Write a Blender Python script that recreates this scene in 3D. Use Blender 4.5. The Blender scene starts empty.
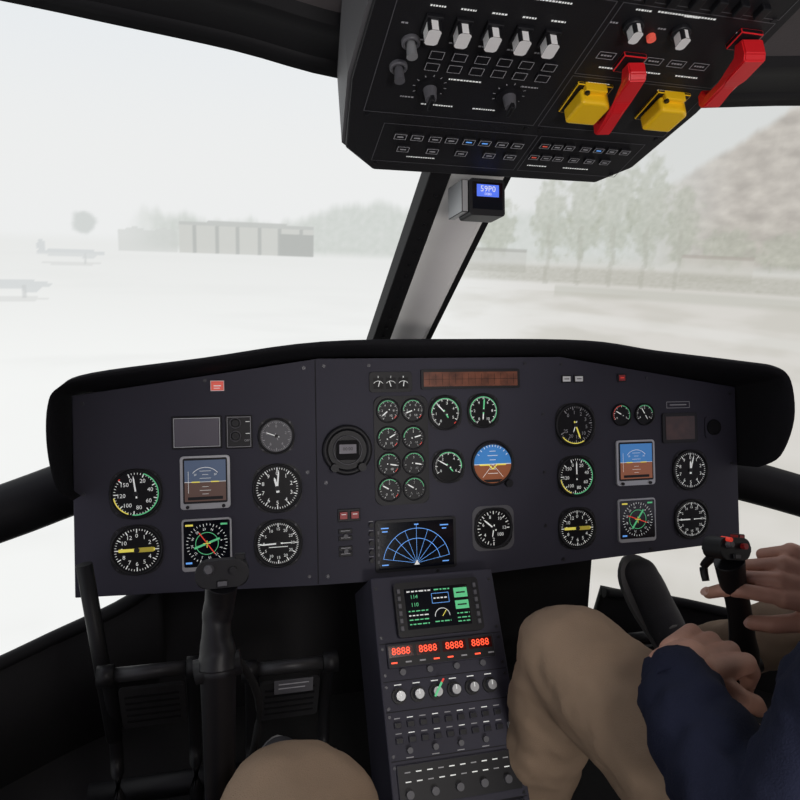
import bpy, bmesh, math, random
from mathutils import Vector, Matrix, noise
random.seed(4)
scene=bpy.context.scene
try:
    scene.view_settings.view_transform='Standard'
except Exception: pass
V=Vector
# ---------------------------------------------------------------- materials
MATS={}
def mat(name,col,rough=.5,metal=0.,em=0.,bump=0.,bscale=200.,var=0.,vscale=6.,emcol=None,spec=.5):
    if name in MATS: return MATS[name]
    m=bpy.data.materials.new(name); m.use_nodes=True; nt=m.node_tree
    b=nt.nodes['Principled BSDF']
    b.inputs['Base Color'].default_value=(*col,1); b.inputs['Roughness'].default_value=rough
    b.inputs['Metallic'].default_value=metal; b.inputs['Specular IOR Level'].default_value=spec
    if em>0:
        b.inputs['Emission Color'].default_value=(*(emcol or col),1); b.inputs['Emission Strength'].default_value=em
    if var>0 or bump>0:
        tc=nt.nodes.new('ShaderNodeTexCoord')
    if var>0:
        n=nt.nodes.new('ShaderNodeTexNoise'); n.inputs['Scale'].default_value=vscale; n.inputs['Detail'].default_value=5
        r=nt.nodes.new('ShaderNodeValToRGB')
        r.color_ramp.elements[0].position=.3; r.color_ramp.elements[1].position=.7
        r.color_ramp.elements[0].color=(*[c*(1-var) for c in col],1)
        r.color_ramp.elements[1].color=(*[min(1,c*(1+var)) for c in col],1)
        nt.links.new(tc.outputs['Object'],n.inputs['Vector']); nt.links.new(n.outputs['Fac'],r.inputs['Fac'])
        nt.links.new(r.outputs['Color'],b.inputs['Base Color'])
    if bump>0:
        n2=nt.nodes.new('ShaderNodeTexNoise'); n2.inputs['Scale'].default_value=bscale; n2.inputs['Detail'].default_value=3
        bp=nt.nodes.new('ShaderNodeBump'); bp.inputs['Strength'].default_value=bump; bp.inputs['Distance'].default_value=.002
        nt.links.new(tc.outputs['Object'],n2.inputs['Vector']); nt.links.new(n2.outputs['Fac'],bp.inputs['Height'])
        nt.links.new(bp.outputs['Normal'],b.inputs['Normal'])
    MATS[name]=m; return m
PANELM=mat('panel_paint',(.034,.033,.050),.6,bump=.12,bscale=600,var=.08,vscale=4,spec=.35)
BLACK=mat('black_plastic',(.008,.008,.010),.45,spec=.35)
MATTE=mat('matte_black',(.006,.006,.007),.8,bump=.2,bscale=300,spec=.3)
HOODM=mat('glareshield_vinyl',(.007,.007,.009),.8,bump=.5,bscale=250,spec=.25)
FACE=mat('gauge_face',(.005,.005,.006),.4,spec=.2)
SEAM=mat('seam_dark',(.004,.004,.005),.8)
WHITE=mat('marking_white',(.8,.82,.8),.5,em=.35)
DIMW=mat('marking_dim',(.4,.4,.42),.5,em=.04)
GREEN=mat('marking_green',(.12,.62,.27),.5,em=.35)
YEL=mat('marking_yellow',(.9,.78,.12),.5,em=.4)
RED=mat('marking_red',(.8,.05,.03),.5,em=.4)
REDL=mat('annunciator_red',(.85,.12,.08),.4,em=.3)
REDSW=mat('red_switch',(.35,.02,.02),.4,em=.05)
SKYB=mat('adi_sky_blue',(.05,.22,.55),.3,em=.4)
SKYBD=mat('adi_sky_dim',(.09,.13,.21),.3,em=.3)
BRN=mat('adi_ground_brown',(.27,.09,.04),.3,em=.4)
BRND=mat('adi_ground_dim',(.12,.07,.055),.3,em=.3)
CYAN=mat('display_blue',(.15,.42,1),.4,em=.5)
SCRD=mat('display_dark',(.004,.005,.009),.12)
LCDB=mat('lcd_brown',(.14,.045,.022),.3,em=.15,var=.6,vscale=45)
LCDG=mat('lcd_grey',(.13,.12,.145),.25)
SILV=mat('bezel_silver',(.45,.46,.47),.35,metal=.5)
GREYM=mat('bezel_grey',(.10,.10,.11),.45)
SCREW=mat('screw_steel',(.05,.05,.055),.35,metal=.8)
LED=mat('led_red',(1,.08,.03),.4,em=1.4)
WSW=mat('switch_ivory',(.90,.90,.88),.45)
YG=mat('guard_yellow',(.98,.60,.01),.4)
RG=mat('lever_red',(.80,.015,.022),.35)
OVM=mat('overhead_face',(.011,.011,.013),.55,bump=.1,bscale=500,spec=.35)
OVS=mat('overhead_side',(.12,.12,.125),.6)
ALU=mat('strut_painted_grey',(.86,.84,.81),.5,metal=0,var=.05)
HEAD=mat('headliner',(.075,.066,.066),.9,bump=.3,bscale=150,var=.1)
FRAMEM=mat('frame_black',(.009,.009,.010),.65,bump=.1,bscale=200,spec=.25)
FLOORM=mat('floor_dark',(.010,.0095,.0095),.8,bump=.3,bscale=80,var=.3,vscale=8)
WALLM=mat('wall_dark',(.010,.0095,.010),.8,bump=.2,bscale=120,var=.2,spec=.3)
PEDM=mat('pedal_steel',(.035,.035,.037),.45,metal=.4)
PEDB=mat('pedal_black',(.006,.006,.007),.5,spec=.3)
KHAKI=mat('khaki_cotton',(.34,.245,.170),.9,bump=.6,bscale=700,var=.10,vscale=9,spec=.2)
NAVY=mat('navy_cloth',(.014,.017,.038),.9,bump=.6,bscale=500,var=.2,vscale=7,spec=.2)
SHIRT=mat('grey_shirt',(.12,.12,.13),.9,bump=.5,bscale=500)
SKIN=mat('skin',(.56,.30,.22),.5,bump=.15,bscale=400,var=.10,vscale=30)
NAIL=mat('fingernail',(.66,.42,.35),.3)
HAIR=mat('hair_brown',(.05,.03,.02),.7,bump=1,bscale=300)
EYEW=mat('eye_white',(.8,.8,.78),.2); IRIS=mat('iris',(.05,.03,.02),.2); LIPS=mat('lips',(.42,.16,.13),.5)
SHOE=mat('shoe_grey',(.07,.07,.078),.8,bump=.4,bscale=300); SOLE=mat('shoe_sole',(.30,.30,.30),.7)
SEATM=mat('seat_fabric',(.03,.03,.035),.9,bump=.6,bscale=400)
# ---------------------------------------------------------------- helpers
col=scene.collection
def link(o,parent=None):
    col.objects.link(o)
    if parent is not None: o.parent=parent
    return o
def empty(name,M=None):
    e=bpy.data.objects.new(name,None); e.empty_display_size=.05
    col.objects.link(e)
    if M is not None: e.matrix_world=M
    return e
def frame(o,u,v):
    u=V(u).normalized(); v=V(v).normalized(); n=u.cross(v)
    M=Matrix((u,v,n)).transposed().to_4x4(); M.translation=V(o); return M
TC={}
def glyphs(s):
    if s in TC: return TC[s]
    cu=bpy.data.curves.new('t','FONT'); cu.body=s; cu.size=1; cu.align_x='CENTER'; cu.align_y='CENTER'; cu.resolution_u=2
    o=bpy.data.objects.new('t',cu); col.objects.link(o)
    me=bpy.data.meshes.new_from_object(o)
    vs=[v.co.copy() for v in me.vertices]; fs=[tuple(p.vertices) for p in me.polygons]
    bpy.data.objects.remove(o); bpy.data.curves.remove(cu); bpy.data.meshes.remove(me)
    TC[s]=(vs,fs); return TC[s]
class Part:
    def __init__(s,name,parent=None,mm=.001):
        s.name=name; s.parent=parent; s.bm=bmesh.new(); s.mats=[]; s.k=mm
    def mi(s,m):
        if m not in s.mats: s.mats.append(m)
        return s.mats.index(m)
    def faces(s,vs,fs,m,smooth=False):
        i=s.mi(m); bv=[s.bm.verts.new(V(v)*s.k) for v in vs]; out=[]
        for f in fs:
            try:
                nf=s.bm.faces.new([bv[j] for j in f]); nf.material_index=i; nf.smooth=smooth; out.append(nf)
            except ValueError: pass
        return bv,out
    def prism(s,pts,z0,z1,m,bev=0,seg=2):
        n=len(pts); vs=[(p[0],p[1],z0) for p in pts]+[(p[0],p[1],z1) for p in pts]
        fs=[tuple(range(n))[::-1],tuple(range(n,2*n))]+[(i,(i+1)%n,n+(i+1)%n,n+i) for i in range(n)]
        bv,bf=s.faces(vs,fs,m)
        if bev>0:
            es=set(e for f in bf for e in f.edges)
            bmesh.ops.bevel(s.bm,geom=list(es),offset=bev*s.k,segments=seg,affect='EDGES',profile=.5,clamp_overlap=True)
    def box(s,cx,cy,z0,z1,sx,sy,m,bev=0,rot=0):
        c,n=math.cos(math.radians(rot)),math.sin(math.radians(rot))
        pts=[(cx+a*c-b*n,cy+a*n+b*c) for a,b in ((-sx/2,-sy/2),(sx/2,-sy/2),(sx/2,sy/2),(-sx/2,sy/2))]
        s.prism(pts,z0,z1,m,bev)
    def rrect(s,cx,cy,sx,sy,r,n=5):
        pts=[]
        for (qx,qy,a0) in ((1,-1,-90),(1,1,0),(-1,1,90),(-1,-1,180)):
            for i in range(n+1):
                a=math.radians(a0+90*i/n); pts.append((cx+qx*(sx/2-r)+r*math.cos(a),cy+qy*(sy/2-r)+r*math.sin(a)))
        return pts
    def cyl(s,cx,cy,z0,z1,r,m,r2=None,seg=32):
        r2=r if r2 is None else r2
        vs=[(cx+r*math.cos(2*math.pi*i/seg),cy+r*math.sin(2*math.pi*i/seg),z0) for i in range(seg)]
        vs+=[(cx+r2*math.cos(2*math.pi*i/seg),cy+r2*math.sin(2*math.pi*i/seg),z1) for i in range(seg)]
        s.faces(vs,[tuple(range(seg,2*seg))],m)
        s.faces(vs,[(i,(i+1)%seg,seg+(i+1)%seg,seg+i) for i in range(seg)],m,True)
    def ring(s,cx,cy,z0,z1,ri,ro,m,seg=40):
        prof=[(ro,z0),(ro,z1*.75+z0*.25),(ro-(ro-ri)*.25,z1),(ri+(ro-ri)*.2,z1),(ri,z0)]
        vs=[];fs=[]; k=len(prof)
        for i in range(seg):
            a=2*math.pi*i/seg
            for r,z in prof: vs.append((cx+r*math.cos(a),cy+r*math.sin(a),z))
        for i in range(seg):
            j=(i+1)%seg
            for t in range(k-1): fs.append((i*k+t,j*k+t,j*k+t+1,i*k+t+1))
        s.faces(vs,fs,m,True)
    def flat(s,pts,z,m): s.faces([(p[0],p[1],z) for p in pts],[tuple(range(len(pts)))],m)
    def frame(s,cx,cy,sx,sy,w,z,m):
        for (x,y,a,b) in ((cx,cy+sy/2,sx+w,w),(cx,cy-sy/2,sx+w,w),(cx-sx/2,cy,w,sy),(cx+sx/2,cy,w,sy)):
            s.flat([(x-a/2,y-b/2),(x+a/2,y-b/2),(x+a/2,y+b/2),(x-a/2,y+b/2)],z,m)
    def line(s,x1,y1,x2,y2,w,z,m,w2=None):
        d=V((x2-x1,y2-y1)); 
        if d.length<1e-6: return
        d.normalize(); n=V((-d.y,d.x)); w2=w if w2 is None else w2
        s.flat([(x1-n.x*w/2,y1-n.y*w/2),(x2-n.x*w2/2,y2-n.y*w2/2),(x2+n.x*w2/2,y2+n.y*w2/2),(x1+n.x*w/2,y1+n.y*w/2)],z,m)
    def arc(s,cx,cy,r,w,a0,a1,z,m,n=24):
        vs=[];fs=[]
        for i in range(n+1):
            a=math.radians(a0+(a1-a0)*i/n)
            for q in (r-w/2,r+w/2): vs.append((cx+q*math.sin(a),cy+q*math.cos(a),z))
        for i in range(n): fs.append((2*i,2*i+1,2*i+3,2*i+2))
        s.faces(vs,fs,m)
    def text(s,t,cx,cy,size,z,m,rot=0):
        vs,fs=glyphs(t); c,n=math.cos(math.radians(rot)),math.sin(math.radians(rot))
        s.faces([(cx+size*(v.x*c-v.y*n),cy+size*(v.x*n+v.y*c),z) for v in vs],fs,m)
    def done(s,M=None):
        me=bpy.data.meshes.new(s.name); s.bm.to_mesh(me); s.bm.free()
        for m in s.mats: me.materials.append(m)
        o=bpy.data.objects.new(s.name,me); link(o,s.parent)
        if M is not None: o.matrix_world=M
        return o
def smoothpts(pts,rad,n=6):
    P=[V(p) for p in pts]; out=[];ro=[]
    for i in range(len(P)-1):
        p0=P[max(i-1,0)];p1=P[i];p2=P[i+1];p3=P[min(i+2,len(P)-1)]
        for k in range(n):
            t=k/n
            out.append(.5*((2*p1)+(-p0+p2)*t+(2*p0-5*p1+4*p2-p3)*t*t+(-p0+3*p1-3*p2+p3)*t**3))
            ro.append(rad[i]*(1-t)+rad[i+1]*t)
    out.append(P[-1]); ro.append(rad[-1]); return out,ro
def tube(name,parent,pts,rad,m,seg=16,smooth=True,asp=1.,up=(0,0,1)):
    if not isinstance(rad,(list,tuple)): rad=[rad]*len(pts)
    if smooth: P,R=smoothpts(pts,rad)
    else: P,R=[V(p) for p in pts],list(rad)
    bm=bmesh.new(); rings=[]
    for i,p in enumerate(P):
        t=(P[min(i+1,len(P)-1)]-P[max(i-1,0)]).normalized()
        a=t.cross(V(up)); 
        if a.length<.05: a=t.cross(V((0,1,0)))
        a.normalize(); b=t.cross(a).normalized()
        rings.append([bm.verts.new(p+a*R[i]*math.cos(2*math.pi*k/seg)+b*R[i]*asp*math.sin(2*math.pi*k/seg)) for k in range(seg)])
    for i in range(len(rings)-1):
        for k in range(seg):
            f=bm.faces.new((rings[i][k],rings[i][(k+1)%seg],rings[i+1][(k+1)%seg],rings[i+1][k])); f.smooth=True
    bm.faces.new(rings[0][::-1]); bm.faces.new(rings[-1])
    bmesh.ops.recalc_face_normals(bm,faces=bm.faces)
    me=bpy.data.meshes.new(name); bm.to_mesh(me); bm.free(); me.materials.append(m)
    return link(bpy.data.objects.new(name,me),parent)
def blob(name,parent,caps,ells,m,voxel,sm=6,disp=0,dscale=.08):
    bm=bmesh.new()
    for (p,r,q,r2) in caps:
        b2=bmesh.new()
        for (c_,rr) in ((p,r),(q,r2)):
            bmesh.ops.create_icosphere(b2,subdivisions=3,radius=rr,matrix=Matrix.Translation(V(c_)))
        res=bmesh.ops.convex_hull(b2,input=b2.verts)
        junk=[g for g in res['geom_interior'] if isinstance(g,bmesh.types.BMVert)]
        if junk: bmesh.ops.delete(b2,geom=list(set(junk)),context='VERTS')
        me=bpy.data.meshes.new('tmp'); b2.to_mesh(me); b2.free(); bm.from_mesh(me); bpy.data.meshes.remove(me)
    for e in ells:
        p,rad=e[0],e[1]; rot=e[2] if len(e)>2 else Matrix.Identity(4)
        bmesh.ops.create_icosphere(bm,subdivisions=3,radius=1,matrix=Matrix.Translation(V(p))@rot.to_4x4()@Matrix.Diagonal((*rad,1)))
    me=bpy.data.meshes.new(name); bm.to_mesh(me); bm.free(); me.materials.append(m)
    o=link(bpy.data.objects.new(name,me),parent)
    r=o.modifiers.new('union','REMESH'); r.mode='VOXEL'; r.voxel_size=voxel; r.use_smooth_shade=True
    s=o.modifiers.new('soften','SMOOTH'); s.factor=.5; s.iterations=sm
    if disp:
        tx=bpy.data.textures.new(name+'_folds','CLOUDS'); tx.noise_scale=dscale; tx.noise_depth=2
        d=o.modifiers.new('folds','DISPLACE'); d.texture=tx; d.strength=disp; d.mid_level=.5; d.texture_coords='LOCAL'
    return o
# ================================================================ camera
C=V((-.38,0,1.2))
yaw,pitch,roll=map(math.radians,(15,-13,2.4))
f=V((math.sin(yaw)*math.cos(pitch),math.cos(yaw)*math.cos(pitch),math.sin(pitch)))
r_=V((math.cos(yaw),-math.sin(yaw),0)); u_=r_.cross(f)
R_=r_*math.cos(roll)+u_*math.sin(roll); U_=u_*math.cos(roll)-r_*math.sin(roll)
M=Matrix((R_,U_,-f)).transposed().to_4x4(); M.translation=C
cam=bpy.data.objects.new('camera',bpy.data.cameras.new('camera')); col.objects.link(cam); cam.matrix_world=M
cam.data.sensor_width=36; cam.data.lens=31.5; cam.data.clip_start=.02; scene.camera=cam
# ================================================================ projection screen (simulator visual)
def fbm(x,y,z=0,o=4):
    s=0;a=.5
    for _ in range(o):
        s+=a*noise.noise(V((x,y,z))); x*=2;y*=2;a*=.5
    return s
def s01(x,a,b):
    t=max(0,min(1,(x-a)/(b-a))); return t*t*(3-2*t)
def mixc(a,b,t): return tuple(a[i]*(1-t)+b[i]*t for i in range(3))
def scenecol(az,el):
    sky=mixc((.88,.885,.885),(.84,.865,.89),s01(el,4,24)); right=s01(az,14,34)
    sky=mixc(sky,(.74,.75,.74),right*.6)
    gr=mixc((.86,.865,.86),(.91,.915,.91),s01(-el,0,12)); gr=mixc(gr,(.77,.755,.73),right*.8)
    hz=-.9
    c=mixc(sky,gr,s01(-el,-hz-.5,-hz+.5))
    top=.9+1.7*fbm(az*.35,3.1)+.5*fbm(az*1.6,7)+1.5*s01(az,4,12)
    if az>-7:
        t=s01(top-el,-.4,.6)*s01(el,-1.9,-1.1)*s01(az,-7,-3)
        tx=.5+.6*fbm(az*2.2,el*2.2,5)
        c=mixc(c,mixc((.69,.72,.69),(.79,.80,.79),tx),t*.75*(1-.3*right))
    d=math.hypot((az+9.2)/1.0,(el-.2)/.95)+.35*fbm(az*1.5,el*1.5,2)
    c=mixc(c,(.70,.72,.71),.6*s01(1-d,0,.4)); 
    if -2.6<az<7.6 and -1.75<el<.85:
        roof=.75-.03*abs(az-2.5)
        if el<roof:
            k=(.71,.72,.71) if el>.35 else (.76,.765,.75)
            if el<.3 and (az*1.05)%1.7<.3: k=(.67,.68,.67)
            if 5<az and el<-.1: k=(.65,.66,.65)
            c=mixc(c,k,.9)
    if -7<az<-2.8 and -1.7<el<-.1+.15*math.sin(az*3): c=mixc(c,(.76,.77,.76),.6)
    def ell(a0,e0,ra,re): return ((az-a0)/ra)**2+((el-e0)/re)**2<1
    for (a0,e0,k) in ((-10.2,-2.0,1.),(-14.6,-4.3,1.35)):
        if ell(a0,e0,2.3*k,.26*k) or ell(a0+1.2*k,e0-.15*k,.5*k,.3*k) or ell(a0-1.9*k,e0+.45*k,.25*k,.5*k) or ell(a0-.1,e0-.1*k,.8*k,.16*k): c=mixc(c,(.76,.775,.78),.7)
        if ell(a0,e0-.75*k,2.0*k,.14*k): c=mixc(c,(.78,.785,.78),.5)
        if abs(az-a0-.9*k)<.08 and e0-.75*k<el<e0: c=mixc(c,(.74,.75,.75),.6)
    h=3.6+(az-33)*.68+.8*fbm(az*.4,1)+.25*fbm(az*2,4)
    if az>28:
        t=s01(h-el,-.3,.5)*s01(el,-1.6,-.6)*s01(az,31,40)
        tx=.5+.9*fbm(az*.9,el*1.4,9)
        c=mixc(c,mixc((.56,.53,.50),(.76,.73,.69),max(0,min(1,tx))),t*.75)
    for (a0,w,hh) in ((18.5,2.2,3.0),(22,1.8,3.4),(26.2,1.6,5.2),(28.6,1.5,6.4),(31,1.8,7.0),(33.4,1.7,6.8),(35.8,1.4,4.8),(39,2.2,1.6),(43,2.4,1.4)):
        dd=((az-a0)/w)**2+((el-(hh-1.2)*.5)/((hh+1.8)*.5))**2+1.3*fbm(az*1.6,el*1.2,a0)
        t=s01(1-dd,0,.7); c=mixc(c,mixc((.56,.58,.52),(.71,.72,.67),.5+.9*fbm(az*3,el*3,1)),t*.55)
        if 25<a0<36 and abs(az-a0+.1*math.sin(el*2))<.16 and -3<el<1.5: c=mixc(c,(.62,.62,.58),.3)
    if az>15:
        k=s01(az,15,24)
        # low buildings and wall at middle distance
        if 20<az<24.5 and -2.3<el<-.6: c=mixc(c,(.72,.72,.70),.55)
        if 20<az<24.5 and -.75<el<-.5: c=mixc(c,(.58,.58,.56),.5)
        if 36<az<41 and -2.3<el<-.4: c=mixc(c,(.73,.72,.69),.55)
        if 36<az<41 and -.55<el<-.25: c=mixc(c,(.60,.57,.54),.5)
        c=mixc(c,(.58,.58,.53),.55*k*(.8+.5*fbm(az*3,el*6))*s01(el,-3.1,-2.7)*s01(-el,1.4,1.9))
        if az>27: c=mixc(c,(.60,.61,.56),.3*k*s01(el,-4.1,-3.7)*s01(-el,3.0,3.2))
        if 16<az<19 and -3.1<el<-1.6: c=mixc(c,(.66,.70,.75),.6)
        if el<-3.6: c=mixc(c,(.69,.68,.64),.4*k*s01(.15+fbm(az*.12,el*.55,3),0,.35))
        c=mixc(c,(.86,.86,.85),.35*k*s01(.6-abs(el+5.6+.05*(az-30)),0,.4))
    if el<-2 and az<16: c=mixc(c,(.85,.855,.85),.3*s01(fbm(az*.06,el*.8,6),0,.3))
    c=mixc(c,(.89,.89,.88),.08)
    return c
def rng(a,b,st):
    o=[];x=a
    while x<b-1e-6: o.append(x); x+=st
    return o
AZ=rng(-105,-22,2)+rng(-22,52,.14)+rng(52,106,2)
EL=rng(-38,-10,1.2)+rng(-10,12,.13)+rng(12,41,1.4)
Rs=3.0; sc=(-.1,.25)
vs=[];cols=[]
for el in EL:
    for az in AZ:
        a=math.radians(az); d=V((math.sin(a),math.cos(a)))
        o=V((C.x-sc[0],C.y-sc[1])); bq=o.dot(d); t=-bq+math.sqrt(bq*bq-o.length_squared+Rs*Rs)
        vs.append((C.x+d.x*t,C.y+d.y*t,1.2+math.tan(math.radians(el))*t)); cols.append(scenecol(az,el))
na=len(AZ); fs=[(j*na+i,j*na+i+1,(j+1)*na+i+1,(j+1)*na+i) for j in range(len(EL)-1) for i in range(na-1)]
me=bpy.data.meshes.new('projection_screen'); me.from_pydata(vs,[],fs)
ca=me.color_attributes.new('image','FLOAT_COLOR','POINT')
buf=[]
for c in cols: buf+= [c[0]**2.2,c[1]**2.2,c[2]**2.2,1]
ca.data.foreach_set('color',buf)
m=bpy.data.materials.new('projected_image'); m.use_nodes=True; nt=m.node_tree; nt.nodes.clear()
at=nt.nodes.new('ShaderNodeVertexColor'); at.layer_name='image'; e=nt.nodes.new('ShaderNodeEmission'); e.inputs[1].default_value=1.12
ou=nt.nodes.new('ShaderNodeOutputMaterial'); nt.links.new(at.outputs[0],e.inputs[0]); nt.links.new(e.outputs[0],ou.inputs[0])
me.materials.append(m); link(bpy.data.objects.new('projection_screen',me))
# ================================================================ instrument panel
a14=math.radians(14)
PM=frame((0,1.15,.80),(1,0,0),(0,math.sin(a14),math.cos(a14)))
IP=empty('instrument_panel',PM)
p=Part('panel_plate',IP)
outline=[(-605,-184),(-217,-196),(101,-201),(647,-179),(645,136),(253,198),(-210,196),(-605,138)]
p.prism(outline,-14,0,PANELM,1.5)
p.prism([(x*.97,y*.95) for x,y in outline],-150,-14,MATTE)
p.line(-217,-194,-215,193,1.6,.4,SEAM)
for x,y in [(-590,125),(-590,-170),(-400,160),(-235,180),(-232,-180),(-400,-178),(-200,183),(-200,-182),(0,-188),(250,-186),(440,-180),(632,-168),(632,122),(440,156),(255,184),(180,186),(-120,184),(-590,-20),(632,-20),(-232,0),(-200,-20),(215,-20),(215,90),(215,-120)]:
    p.cyl(x,y,0,1.2,3.2,SCREW,seg=12)
p.done()
def pol(cx,cy,r,a): a=math.radians(a); return cx+r*math.sin(a),cy+r*math.cos(a)
def gauge(name,cx,cy,r,labels=(),a0=-150,a1=150,nmaj=10,sub=5,needles=(),tm=WHITE,arcs=(),parent=IP,bz=4,lr=.62,ls=.2,hub=True,plate=True,full=False,fm=FACE):
    p=Part(name,parent)
    if plate and r>25: p.prism(p.rrect(cx,cy,2*r+7,2*r+7,r*.75),0,1.2,BLACK)
    p.ring(cx,cy,0,5,r,r+bz,BLACK)
    if plate and r>25:
        for q in (45,135,225,315):
            x,y=pol(cx,cy,r+bz+1.5,q); p.cyl(x,y,1,2.4,2,SCREW,seg=10)
    p.cyl(cx,cy,0,1.6,r,fm)
    n=nmaj*sub
    for i in range(n+(0 if full else 1)):
        a=a0+(a1-a0)*i/n; big=i%sub==0
        x1,y1=pol(cx,cy,r*.93,a); x2,y2=pol(cx,cy,r*(.76 if big else .85),a)
        p.line(x1,y1,x2,y2,(r*.045 if big else r*.025),2,tm)
    for (b0,b1,m_) in arcs: p.arc(cx,cy,r*.93,r*.05,b0,b1,2.1,m_)
    k=len(labels)
    for i,t in enumerate(labels):
        a=a0+(a1-a0)*i/(k if full else max(1,k-1)); x,y=pol(cx,cy,r*lr,a); p.text(t,x,y,r*ls*1.25,2,tm)
    for nd in needles:
        a,l,w,m_=nd[:4]; t=nd[4] if len(nd)>4 else .2
        x1,y1=pol(cx,cy,-r*t,a); x2,y2=pol(cx,cy,r*l*.8,a); x3,y3=pol(cx,cy,r*l,a)
        p.line(x1,y1,x2,y2,r*w,3,m_); p.line(x2,y2,x3,y3,r*w,3,m_,r*w*.15)
    if hub: p.cyl(cx,cy,2,4,r*.11,BLACK,seg=16)
    return p
W=WHITE
gauge('airspeed_indicator',-511,-23,37,['0','20','40','60','80','100','120','150'],-20,310,8,5,[(-8,.8,.07,W)],arcs=[(20,190,GREEN),(200,260,YEL),(-50,-45,RED)]).done()
def baralt(n,cx,cy,r,tm):
    p=gauge(n,cx,cy,r,['0','1','2','3','4','5','6','7','8','9','10','12'],0,360,12,4,[],tm=tm,full=True,hub=False)
    p.box(cx,cy,2,3.4,r*1.5,r*.13,YEL); p.box(cx+r*.35,cy,3.4,4,r*.7,r*.2,mat('needle_dark_yellow',(.55,.45,.05),.5,em=.2)); p.cyl(cx,cy,2,4.4,r*.12,BLACK,seg=16); p.done()
baralt('torque_indicator',-511,-114,37,W); baralt('torque_indicator_copilot',280,-129,36,W)
gauge('standby_altimeter',-284,64,27,['0','2','4','6','8'],0,360,10,5,[(-70,.7,.06,W),(160,.3,.05,DIMW)],tm=DIMW,full=True,fm=GREYM).done()
gauge('altimeter',-284,-25,38,list('0123456789'),0,360,10,5,[(5,.82,.07,W),(-15,.5,.1,W)],full=True,lr=.66).done()
p=gauge('vertical_speed_indicator',-284,-119,37,['0','5','10','15','20','25','30','25','20','15','10','5'],-90,270,12,5,[(-92,.85,.07,W)],full=True,lr=.66,ls=.15); p.line(-300,-119,-262,-119,1.6,2.2,W); p.line(-300,-125,-268,-125,1.2,2.2,W); p.done()
def adi(n,cx,cy,w,h,sk,br,silver=True):
    p=Part(n,IP)
    p.prism(p.rrect(cx,cy,w,h,5),0,5,SILV if silver else BLACK,1); p.prism(p.rrect(cx,cy+3,w-9,h-13,3),5,6,BLACK)
    sw,sh=w-14,h-20; cy+=3
    p.flat([(cx-sw/2,cy-2),(cx+sw/2,cy-2),(cx+sw/2,cy+sh/2),(cx-sw/2,cy+sh/2)],6.3,sk)
    p.flat([(cx-sw/2,cy-sh/2),(cx+sw/2,cy-sh/2),(cx+sw/2,cy-2),(cx-sw/2,cy-2)],6.3,br)
    p.line(cx-sw/2,cy-2,cx+sw/2,cy-2,.8,6.6,W)
    for i,q in enumerate((-20,-14,-8,6,12,18)):
        l=9 if i%2 else 5; p.line(cx-l,cy-2+q,cx+l,cy-2+q,.6,6.6,W)
    p.arc(cx,cy-4,26,.8,-50,50,6.6,W); p.line(cx-22,cy-2,cx-9,cy-2,1.8,6.8,YEL); p.line(cx+9,cy-2,cx+22,cy-2,1.8,6.8,YEL)
    p.line(cx-28,cy-sh/2+5,cx+28,cy-sh/2+5,5,6.5,BLACK)
    p.text('20',cx-16,cy-2+12,4.5,6.7,W); p.text('20',cx+16,cy-2+12,4.5,6.7,W)
    p.line(cx-sw/2+6,cy-20,cx-sw/2+6,cy+16,.6,6.6,W)
    for x in (-.36,.36): p.cyl(cx+x*w,cy-h/2+1,5,8,3,BLACK,seg=12)
    p.done()
def hsi(n,cx,cy,w,h,hdg,cm):
    p=Part(n,IP)
    p.prism(p.rrect(cx,cy,w,h,5),0,5,SILV,1); p.prism(p.rrect(cx,cy+2,w-6,h-10,3),5,6,SCRD); cy+=2; r=33
    for i in range(36):
        a=i*10+hdg; x1,y1=pol(cx,cy,r,a); x2,y2=pol(cx,cy,r*(.85 if i%3==0 else .91),a); p.line(x1,y1,x2,y2,.9,6.5,W)
    for i,t in enumerate(['N','3','6','E','12','15','S','21','24','W','30','33']):
        x,y=pol(cx,cy,r*.72,i*30+hdg); p.text(t,x,y,5.4,6.5,W,-(i*30+hdg))
    p.arc(cx,cy,r*.55,1.0,0,360,6.5,GREEN,36)
    for a,m_,w_ in ((hdg-55,cm,1.8),(hdg+50,GREEN,3.4)):
        for s_ in (1,-1):
            x1,y1=pol(cx,cy,s_*r*.08,a); x2,y2=pol(cx,cy,s_*r*.66,a); p.line(x1,y1,x2,y2,w_,6.7,m_)
    p.line(cx-6,cy,cx+6,cy,1.2,7,YEL); p.line(cx,cy-7,cx,cy+5,1.2,7,YEL)
    p.line(cx-34,cy+31,cx-22,cy+31,3,6.5,YEL); p.line(cx+22,cy+31,cx+33,cy+31,3,6.5,GREEN); p.line(cx-34,cy-31,cx-24,cy-31,3,6.5,CYAN)
    p.done()
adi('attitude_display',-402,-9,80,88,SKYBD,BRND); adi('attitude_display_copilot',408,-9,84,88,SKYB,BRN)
hsi('heading_display',-401,-112,80,86,20,RED); hsi('heading_display_copilot',408,-121,82,84,-15,RED)
p=Part('mode_select_unit',IP)
p.box(-414,74,0,4,80,54,BLACK,1); p.frame(-414,74,73,47,1.2,4.3,SILV); p.box(-414,74,4,5,70,44,LCDG); p.box(-346,73,0,3,44,56,BLACK,1)
p.frame(-346,73,38,50,.7,3.3,DIMW)
for y in (88,66): p.cyl(-352,y,3,12,7,BLACK,6,seg=20); p.ring(-352,y,3,5,7,9.5,GREYM,20)
p.line(-335,90,-328,90,1,3.4,W); p.line(-335,70,-328,70,1,3.4,W); p.text('OFF',-333,58,5,3.4,DIMW)
p.box(-380,151,0,3,24,19,WSW,.8); p.box(-380,151,3,4,20,15,REDL); p.line(-386,151,-374,151,1.5,4.3,W); p.line(-386,147,-376,147,1,4.3,W)
p.done()
p=Part('digital_clock',IP)
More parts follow.
